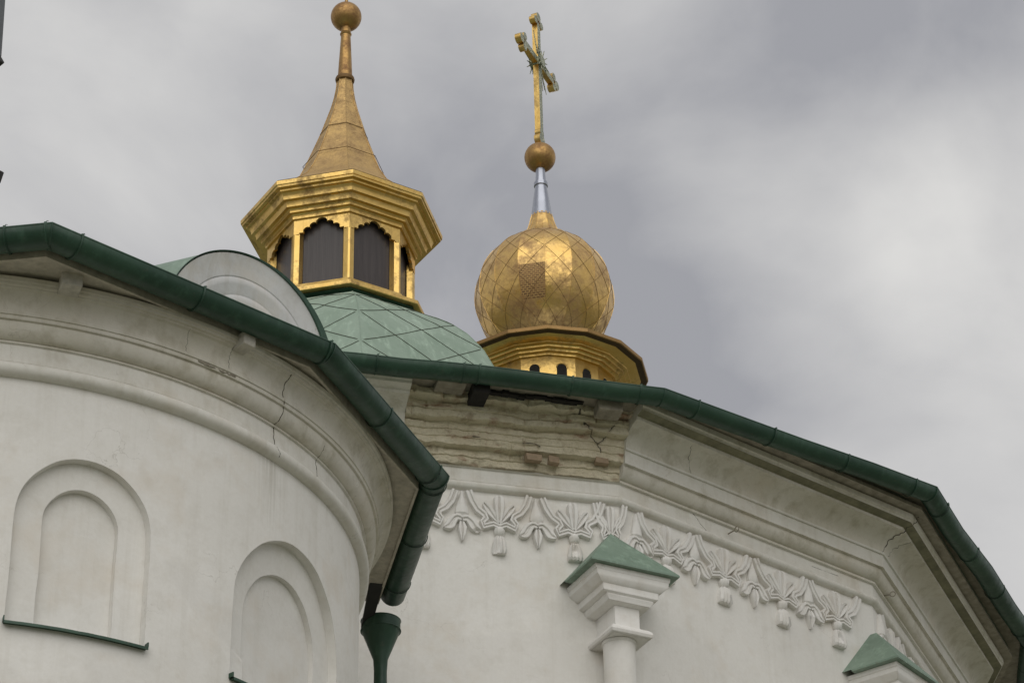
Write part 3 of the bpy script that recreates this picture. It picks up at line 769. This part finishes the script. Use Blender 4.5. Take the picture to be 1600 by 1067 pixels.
# ================================================================== CURVED GABLE
gd = Vector((cos(R(41)), sin(R(41)), 0)); gn = Vector((sin(R(41)), -cos(R(41)), 0))
gP0 = Vector((-4., 17.2, 0))*.93; gs, gz, gr = 2.2176, 11.179, .80
gb = thing('curved_gable', 'small grey arched gable with green roof rising behind the left gutter', 'gable', (gP0+gd*gs)[:2]+(9.6,))
def gpt(s, z, d=0.): p = gP0+gd*s+gn*d; return Vector((p.x, p.y, z))
def arch_ring(r_, d, n=44, a0=-20, a1=200, dz=0): return [gpt(gs+r_*cos(R(a0+(a1-a0)*i/n)), gz+dz+r_*sin(R(a0+(a1-a0)*i/n)), d) for i in range(n+1)]
ga = MB()
gp = [(.0, -.115), (.36, -.11), (.365, -.10), (.39, -.09), (.42, -.09), (.44, -.10), (.445, -.105), (.46, -.09), (.52, -.08), (.535, -.066), (.56, -.062), (.585, -.066), (.60, -.078), (.605, -.066), (.68, -.045), (.71, -.035), (gr-.012, -.015), (gr-.008, -.2)]
gp = [(r_, d_ if i > 15 else -.045+(d_+.045)*.6) for i, (r_, d_) in enumerate(gp)]
ga.grid([arch_ring(r_, d) for r_, d in gp])
ga.add([gpt(gs-gr+.05, 9.6, -.11), gpt(gs+gr-.05, 9.6, -.11), gpt(gs+gr-.05, gz+.0, -.11), gpt(gs-gr+.05, gz+.0, -.11)], [(0, 1, 2, 3)])
ga.build('arch_moulding', GREYP, gb, 30)
def back_ring(r_, d, ds, dz): return [p+gd*ds for p in arch_ring(r_, d, dz=dz)]
gk = MB()
gk.grid([arch_ring(gr-.005, -.01), back_ring(gr, -.5, -.22, .03), back_ring(gr, -1.5, -.1, .50), back_ring(gr+.1, -3.4, .1, 1.25)])
gk.build('barrel_roof', CAPR, gb, 40)
gf = MB(); 
def arch_rim(dr, d, n=60):
    out = []
    for i in range(n+1):
        a = -20+220*i/n; w = .12+.88*max(0., min(1., (98-a)/75)); r_ = gr+.003+(dr-.003)*w
        out.append(gpt(gs+r_*cos(R(a)), gz+r_*sin(R(a)), d))
    return out
gf.grid([arch_rim(-.055, -.06), arch_rim(-.055, -.005), arch_rim(-.002, .0), arch_rim(.003, -.015)])
gf.build('green_rim', GUT, gb, 50)

# ================================================================== NAVE BLOCK behind both apses
nv = thing('church_nave', 'plain white church wall block hidden behind the two apses', 'building', (-4.5, 19.5, -EYE))
nm_ = MB(); F0 = Vector((-4.25, 17.55, 0))
def fp(s, d): return F0+gd*s-gn*d
ft = [fp(-7, 0), fp(2.5, 0), fp(2.5, 10), fp(-7, 10)]
nm_.add([(p.x, p.y, -EYE) for p in ft]+[(p.x, p.y, 9.9) for p in ft], [(0, 1, 5, 4), (1, 2, 6, 5), (2, 3, 7, 6), (3, 0, 4, 7), (4, 5, 6, 7)])
nm_.build('wall', WALL, nv, 20)
q = MB(); e = [fp(-7.3, -.3), fp(2.6, -.3), fp(2.6, 10.3), fp(-7.3, 10.3)]; rdg = [fp(-4, 5), fp(1, 5)]
q.add([(p.x, p.y, 9.92) for p in e]+[(p.x, p.y, 11.2) for p in rdg], [(0, 1, 5, 4), (1, 2, 5), (2, 3, 4, 5), (3, 0, 4), (3, 2, 1, 0)])
q.build('roof', ROOF, nv, 15)

# ================================================================== DOWNPIPE
fx, fy = -1.095, 18.84
dp = thing('downpipe', 'green rain funnel and downpipe in the corner between the two apses', 'drainpipe', (fx, fy, -EYE))
q = MB(); FU = .055; q.lathe((fx, fy), [(r_, z+FU) for r_, z in [(.052, 8.90), (.058, 9.0), (.148, 9.235), (.156, 9.25), (.158, 9.33), (.163, 9.335), (.158, 9.34), (.15, 9.335), (.148, 9.25), (.05, 9.0)]], 36, caps=False)
q.tube([(fx+.158*sin(a), fy-.158*cos(a), 9.25+FU) for a in [2*pi*i/30 for i in range(31)]], .006, 6)
q.build('funnel', GUT, dp, 40)
q = MB(); q.tube([(fx, fy, 9.0), (fx, fy, 8.5), (fx, fy, -EYE)], .052, 24)
for z in (8.74, 7.2, 5.4): q.lathe((fx, fy), [(.052, z), (.057, z+.004), (.057, z+.02), (.052, z+.024)], 24)
q.build('pipe', GUT, dp, 40)
q = MB()
q.add([(-1.16, 18.42, 9.54), (-1.05, 18.42, 9.54), (-1.17, 18.80, 9.345), (-1.25, 18.80, 9.345), (-1.16, 18.42, 9.52), (-1.05, 18.42, 9.52), (-1.17, 18.80, 9.31), (-1.25, 18.80, 9.31)],
      [(0, 1, 2, 3), (7, 6, 5, 4), (0, 4, 5, 1), (1, 5, 6, 2), (2, 6, 7, 3), (3, 7, 4, 0)])
q.build('holder', DARK, dp)

# ================================================================== GILDED LANTERN TURRET
lt = thing('lantern_turret', 'gilded eight-sided lantern with dark boarded openings and tall tapering spire on the green dome', 'turret', (lc.x, lc.y, 16.9))
def O(mb, prof, **k): mb.lathe((lc.x, lc.y), prof, 8, LPH, **k)
q = MB(); O(q, [(1.02, 16.85), (1.02, 16.98), (1.10, 16.99), (1.10, 17.0), (.4, 17.0)]); q.build('base_collar', GUT, lt, 20)
q = MB(); O(q, [(1.0, 17.002), (1.165, 17.004), (1.175, 17.01), (1.178, 17.055), (1.16, 17.065), (.95, 17.20), (.93, 17.25), (.5, 17.25)]); q.build('base_ledge', GOLD, lt, 20)
for k in range(8):
    a0, a1 = LPH+2*pi*k/8, LPH+2*pi*(k+1)/8
    p0 = Vector((lc.x+.80*sin(a0), lc.y-.80*cos(a0), 0)); p1 = Vector((lc.x+.80*sin(a1), lc.y-.80*cos(a1), 0))
    q = MB(); q.add([p0+Vector((0, 0, 17.2)), p1+Vector((0, 0, 17.2)), p1+Vector((0, 0, 18.3)), p0+Vector((0, 0, 18.3))], [(0, 1, 2, 3)])
    tg = (p1-p0).normalized(); nm = Vector((tg.y, -tg.x, 0)); L = (p1-p0).length; mid = (p0+p1)/2
    q = MB(); q.box(mid+Vector((0, 0, 17.75)), tg*(L/2), nm*.01, Vector((0, 0, .55)))
    q.build('dark_panel', PANEL, lt)
    # corner post
    pc_ = Vector((lc.x+.855*sin(a0), lc.y-.855*cos(a0), 0)); rd = Vector((sin(a0), -cos(a0), 0)); t3 = Vector((cos(a0), sin(a0), 0))
    q = MB(); 
    for (w_, d_, z0, z1) in ((.062, .05, 17.2, 18.15),):
        s_ = [(-w_-.0, -.06), (-w_, .01), (-.012, .045), (.012, .045), (w_, .01), (w_, -.06)]
        vs = [pc_+t3*x+rd*y+Vector((0, 0, z)) for z in (z0, z1) for x, y in s_]; n = 6
        q.add(vs, [(i, (i+1) % n, (i+1) % n+n, i+n) for i in range(n)]+[tuple(range(n))[::-1], tuple(range(n, 2*n))])
    q.build('corner_post', GOLD, lt, 20)
    # scalloped arch board
    rb_ = .905; p0 = Vector((lc.x+rb_*sin(a0), lc.y-rb_*cos(a0), 0)); p1 = Vector((lc.x+rb_*sin(a1), lc.y-rb_*cos(a1), 0)); L = (p1-p0).length
    Hh = []
    def lob(cx, cz_, r_, s0, s1, n=8): return [(cx+r_*cos(R(s0+(s1-s0)*i/n)), cz_+r_*sin(R(s0+(s1-s0)*i/n))) for i in range(n+1)]
    cx = L/2; zb = 17.99
    edge_ = [(0, zb), (.065, zb), (.068, zb+.02)]+lob(cx-.175, zb+.035, .055, 200, 60)+lob(cx-.10, zb+.095, .05, 190, 50, 6)+lob(cx, zb+.125, .075, 170, 10)+lob(cx+.10, zb+.095, .05, 130, -10, 6)+lob(cx+.175, zb+.035, .055, 120, -20)+[(L-.068, zb+.02), (L-.065, zb), (L, zb)]
    ztop = 18.27; q = MB(); n = len(edge_)
    for off, flip in ((0., 1), (-.035, -1)):
        vs = [p0+tg*x+nm*off+Vector((0, 0, z)) for x, z in edge_]+[p0+tg*x+nm*off+Vector((0, 0, ztop)) for x, z in edge_]
        q.add(vs, [(i, i+1, n+i+1, n+i) for i in range(n-1)])
    vs = [p0+tg*x+nm*o+Vector((0, 0, z)) for x, z in edge_ for o in (0, -.035)]
    q.add(vs, [(2*i, 2*i+1, 2*i+3, 2*i+2) for i in range(n-1)])
    q.build('scalloped_arch', GOLD, lt, 25)
q = MB()
CP = [(.885, 18.20), (.93, 18.203), (.932, 18.25), (.945, 18.265), (.985, 18.268), (.988, 18.30), (1.0, 18.315), (1.045, 18.318), (1.05, 18.355), (1.065, 18.385), (1.11, 18.39), (1.115, 18.425), (1.125, 18.45), (1.14, 18.47), (1.175, 18.475), (1.18, 18.50), (1.225, 18.505), (1.23, 18.53), (1.244, 18.535), (1.248, 18.585), (1.23, 18.60), (.88, 18.83), (.68, 19.03), (.56, 19.24), (.50, 19.40)]
O(q, CP, caps=False); q.build('cornice', GOLD, lt, 22)
q = MB()
SP = [(1.225, 18.605), (.885, 18.835), (.685, 19.035), (.565, 19.245), (.475, 19.46), (.365, 19.77), (.285, 20.0), (.212, 20.25), (.16, 20.43), (.122, 20.60), (.100, 20.75), (.092, 20.88)]
for i in range(len(SP)): SP[i] = (SP[i][0]+.006, SP[i][1])
O(q, SP, caps=False)
for rr, zz in ((.505, 19.475), (.30, 20.0), (.16, 20.44)):
    q.tube([(lc.x+rr*sin(LPH+2*pi*k/8), lc.y-rr*cos(LPH+2*pi*k/8), zz) for k in range(9)], .0045, 5, 1)
for k in range(8):
    a = LPH+2*pi*k/8; q.tube([(lc.x+(r_+.002)*sin(a), lc.y-(r_+.002)*cos(a), z) for r_, z in SP[1:]], .006, 5, 0)
q.build('spire', [GOLDS, GSEAM], lt, 22)
q = MB(); q.lathe(lc, [(.095, 20.86), (.118, 20.87), (.125, 20.90), (.118, 20.925), (.098, 20.935)], 24); q.build('collar', GSEAM, lt)
q = MB(); q.lathe(lc, [(.094, 20.93), (.082, 21.2), (.068, 21.5), (.062, 21.62), (.07, 21.63), (.076, 21.645), (.07, 21.66), (.062, 21.67), (.062, 21.78)], 20); q.build('stem', GOLDB, lt)
def ball(c, z, r_, name, parent, mat):
    q = MB(); q.lathe(c, [(r_*sin(R(a)), z-r_*cos(R(a))) for a in range(6, 175, 6)], 40); return q.build(name, mat, parent, 60)
ball(lc, 21.937, .2, 'ball', lt, GOLDB)
q = MB(); q.lathe(lc, [(.04, 22.12), (.022, 22.16), (.018, 22.6)], 12)
q.build('finial_rod', GOLDB, lt)

# ================================================================== ONION CUPOLA
oc = Vector((.455, 30.)); OPH = R(.6)
on = thing('onion_cupola', 'gilded onion dome on a many-sided cornice, carrying a slanting-seen cross, behind the green roof', 'cupola', (oc.x, oc.y, 15.0))
q = MB(); D16 = lambda mb, prof, **k: mb.lathe(oc, prof, 16, OPH, **k)
drm = MB(); D16(drm, [(1.02, 14.5), (1.02, 17.55), (.93, 17.56), (.93, 18.32)], caps=False)
dro = drm.build('drum', GOLD, on, 12)
for k in range(16):
    a = OPH+2*pi*(k+.5)/16; rr = .93*cos(pi/16)+.002
    nm = Vector((sin(a), -cos(a), 0)); tg = Vector((cos(a), sin(a), 0)); c = Vector((oc.x, oc.y, 0))+nm*rr
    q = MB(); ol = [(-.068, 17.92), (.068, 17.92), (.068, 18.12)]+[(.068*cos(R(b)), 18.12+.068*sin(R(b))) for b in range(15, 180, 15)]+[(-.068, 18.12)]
    q.add([c+tg*x+Vector((0, 0, z)) for x, z in ol], [tuple(range(len(ol)))], 0)  # flat black face paints the shaded inside of the opening
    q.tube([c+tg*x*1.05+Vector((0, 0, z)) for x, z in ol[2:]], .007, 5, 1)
    q.build('arched_opening', [CHAR_SHADE, GOLD], dro)
q = MB(); OC = [(.925, 18.19), (.965, 18.193), (.968, 18.225), (.985, 18.24), (1.02, 18.243), (1.024, 18.275), (1.04, 18.29), (1.08, 18.293), (1.084, 18.32), (1.10, 18.335), (1.135, 18.34), (1.14, 18.36), (1.19, 18.375), (1.23, 18.40), (1.26, 18.43), (1.265, 18.44)]
OC = [(r_, 18.44-(18.44-z)*.60) for r_, z in OC]; D16(q, OC, caps=False); q.build('cornice', GOLD, on, 16)
q = MB(); D16(q, [(1.26, 18.436), (1.345, 18.438)], caps=False, mi=3); D16(q, [(1.345, 18.438), (1.36, 18.445), (1.362, 18.49), (1.35, 18.50), (1.33, 18.515)], caps=False); D16(q, [(1.33, 18.515), (.8, 18.70), (.6, 18.72)], caps=False, mi=2); q.build('cornice_rim', [RIMB, GSEAM, STEEL, RIM_SHADE], on, 20)  # unseen sloping top given pale metal to brighten the onion's reflection
ON = []
for a in list(range(152, 24, -6)): ON.append((.955*sin(R(a)), 19.80+.955*cos(R(a)) if a > 90 else 19.80+.98*cos(R(a))))
ON += [(.33, 20.73), (.26, 20.82), (.215, 20.92), (.185, 21.02), (.165, 21.10), (.150, 21.17)]
q = MB(); rows = []; nn = 16
vs = []; 
for r_, z in ON:
    for k in range(16): a = OPH+2*pi*k/16; vs.append((oc.x+r_*sin(a), oc.y-r_*cos(a), z))
fs0 = []; fs1 = []
for i in range(len(ON)-1):
    for k in range(16):
        f = (i*16+k, i*16+(k+1) % 16, (i+1)*16+(k+1) % 16, (i+1)*16+k)
        (fs1 if (k == 15 and 19.22 < ON[i][1] < 19.72) else fs0).append(f)
k0 = len(q.v); q.v += vs; q.f += fs0; q.mi += [0]*len(fs0); q.f += fs1; q.mi += [2]*len(fs1)
oarc = [0]
for a, b in zip(ON, ON[1:]): oarc.append(oarc[-1]+math.hypot(b[0]-a[0], b[1]-a[1]))
def onp(phi, s, out=.002):
    i = 0
    while i < len(oarc)-2 and s > oarc[i+1]: i += 1
    f = (s-oarc[i])/(oarc[i+1]-oarc[i]); r_ = ON[i][0]+(ON[i+1][0]-ON[i][0])*f; z = ON[i][1]+(ON[i+1][1]-ON[i][1])*f
    st = 2*pi/16; aa = (phi-OPH) % st-st/2; rr = (r_*cos(st/2)/cos(aa))+out
    return Vector((oc.x+rr*sin(phi), oc.y-rr*cos(phi), z+out*.3))
smax = oarc[-8]
for k in range(16):
    for sg in (-1, 1):
        P = []
        for i in range(70):
            s = .03+i*(smax-.03)/69; P.append(onp(OPH+R(22.5)*k+sg*R(22.5)*(s/.43), s))
        q.tube(P, .0024, 4, 1)
for k in range(16): q.tube([onp(OPH+R(22.5)*k, i*oarc[-1]/40, .0) for i in range(41)], .0045, 5, 0)
q.build('onion_dome', [GOLDO, GSEAM, WORN], on, 14)
q = MB(); q.lathe(oc, [(.158, 21.14), (.150, 21.16), (.118, 21.42), (.085, 21.68), (.098, 21.685), (.098, 21.74), (.075, 21.75), (.066, 21.98), (.066, 22.02)], 28); q.build('zinc_cone', STEEL, on, 40)
ball(oc, 22.19, .222, 'ball', on, GOLDB)
# cross, plane turned about 66 degrees
ca = R(66.3); cu = Vector((cos(ca), sin(ca), 0)); cn_ = Vector((sin(ca), -cos(ca), 0)); cz0 = 23.9
q = MB(); T = .042; Wd = .052
def lobes(cx, cz_, dx, dz):      # budded end
    pts = []
    px, pz = -dz, dx
    for ang0, (ox, oz), r_ in ((0, (px*.095-dx*.03, pz*.095-dz*.03), .062), (0, (dx*.07, dz*.07), .075), (0, (-px*.095-dx*.03, -pz*.095-dz*.03), .062)):
        pts.append((cx+ox, cz_+oz, r_))
    return pts
def cyl_cross(mb, x, z, r_, t_, n=14):
    c = Vector((oc.x, oc.y, 0))+cu*x+Vector((0, 0, z)); vs = []
    for s_ in (-1, 1):
        for k in range(n): a = 2*pi*k/n; vs.append(c+(cu*cos(a)+Vector((0, 0, 1))*sin(a))*r_+cn_*s_*t_)
    mb.add(vs, [(k, (k+1) % n, (k+1) % n+n, k+n) for k in range(n)], 0); mb.add(vs, [tuple(range(n))[::-1], tuple(range(n, 2*n))], 1)
def bar(mb, x0, z0, x1, z1, w_, t_):
    a = Vector((oc.x, oc.y, 0))+cu*x0+Vector((0, 0, z0)); b = Vector((oc.x, oc.y, 0))+cu*x1+Vector((0, 0, z1)); d = (b-a).normalized(); sd_ = d.cross(cn_)
    vs = [p+sd_*w_*i+cn_*t_*j for p in (a, b) for i, j in ((-1, -1), (1, -1), (1, 1), (-1, 1))]
    mb.add(vs, [(0, 4, 5, 1), (2, 6, 7, 3)], 1); mb.add(vs, [(1, 5, 6, 2), (3, 7, 4, 0), (0, 1, 2, 3), (7, 6, 5, 4)], 0)
bar(q, 0, 22.38, 0, 24.62, Wd, T); bar(q, -.52, cz0, .52, cz0, Wd, T-.003)
for (x, z, dx, dz) in ((0, 24.66, 0, 1), (-.55, cz0, -1, 0), (.55, cz0, 1, 0)):
    for i, (a, b, r_) in enumerate(lobes(x, z, dx, dz)): cyl_cross(q, a, b, r_, T+.002+.002*i)
cyl_cross(q, 0, 22.50, .095, T+.003); cyl_cross(q, 0, 22.62, .07, T+.001)
bv = q.build('cross', [GOLD, FILI], on, 30, 'gilded cross with pale filigree faces')
md = bv.modifiers.new('b', 'BEVEL'); md.width = .004; md.segments = 1
q = MB(); C3 = Vector((oc.x, oc.y, cz0))
q.tube([C3-cn_*(T+.05), C3+cn_*(T+.05)], .09, 14)
rr_ = random.Random(2)
for j in (-1, 1):
    for k in range(12):
        a = 2*pi*(k+.5)/12; L = .23 if k % 3 else .16; d = cu*cos(a)+Vector((0, 0, 1))*sin(a)
        q.tube([C3+cn_*(T+.03)*j+d*.06, C3+cn_*(T+.05)*j+d*L], [.014, .005], 5)
for a_, b_ in ((-.16, .43), (-.13, .36), (.22, -.40), (.17, -.36), (.10, -.42)): 
    d = cu*a_+Vector((0, 0, 1))*b_; q.tube([C3+d*.15+cn_*.03, C3+d*1.08+cn_*.03], [.013, .005], 5)
q.build('sunburst', FILI, bv)

# ================================================================== fitting poking in at the left edge
lcx = (-1.80, 6.25)
lf = thing('lamp_post', 'dark metal lamp fitting of which only the rim pokes in at the left edge', 'lamp post', (*lcx, -EYE))
q = MB(); q.lathe(lcx, [(.05, -EYE), (.045, 5.05)], 16); q.build('pole', DARK, lf)
q = MB(); q.lathe(lcx, [(.05, 4.9), (.262, 5.052), (.268, 5.05), (.250, 5.6), (.2, 5.75), (.05, 5.8)], 4); q.build('lamp_hood', LAMPG, lf)
q = MB(); q.lathe(lcx, [(.1, 5.0), (.277, 5.022), (.279, 5.026), (.262, 5.058), (.1, 5.056)], 4); q.build('hood_rim', DARK, lf)
q = MB(); q.lathe(lcx, [(.05, 4.45), (.24, 4.53), (.306, 4.575), (.313, 4.612), (.309, 4.616), (.05, 4.60)], 4); q.build('lower_ring', DARK, lf)
for k in range(4):
    a = pi/4+pi/2*k; q = MB(); q.tube([(lcx[0]+.15*sin(a), lcx[1]-.15*cos(a), 4.6), (lcx[0]+.15*sin(a), lcx[1]-.15*cos(a), 5.03)], .012, 6); q.build('lantern_bar', DARK, lf)
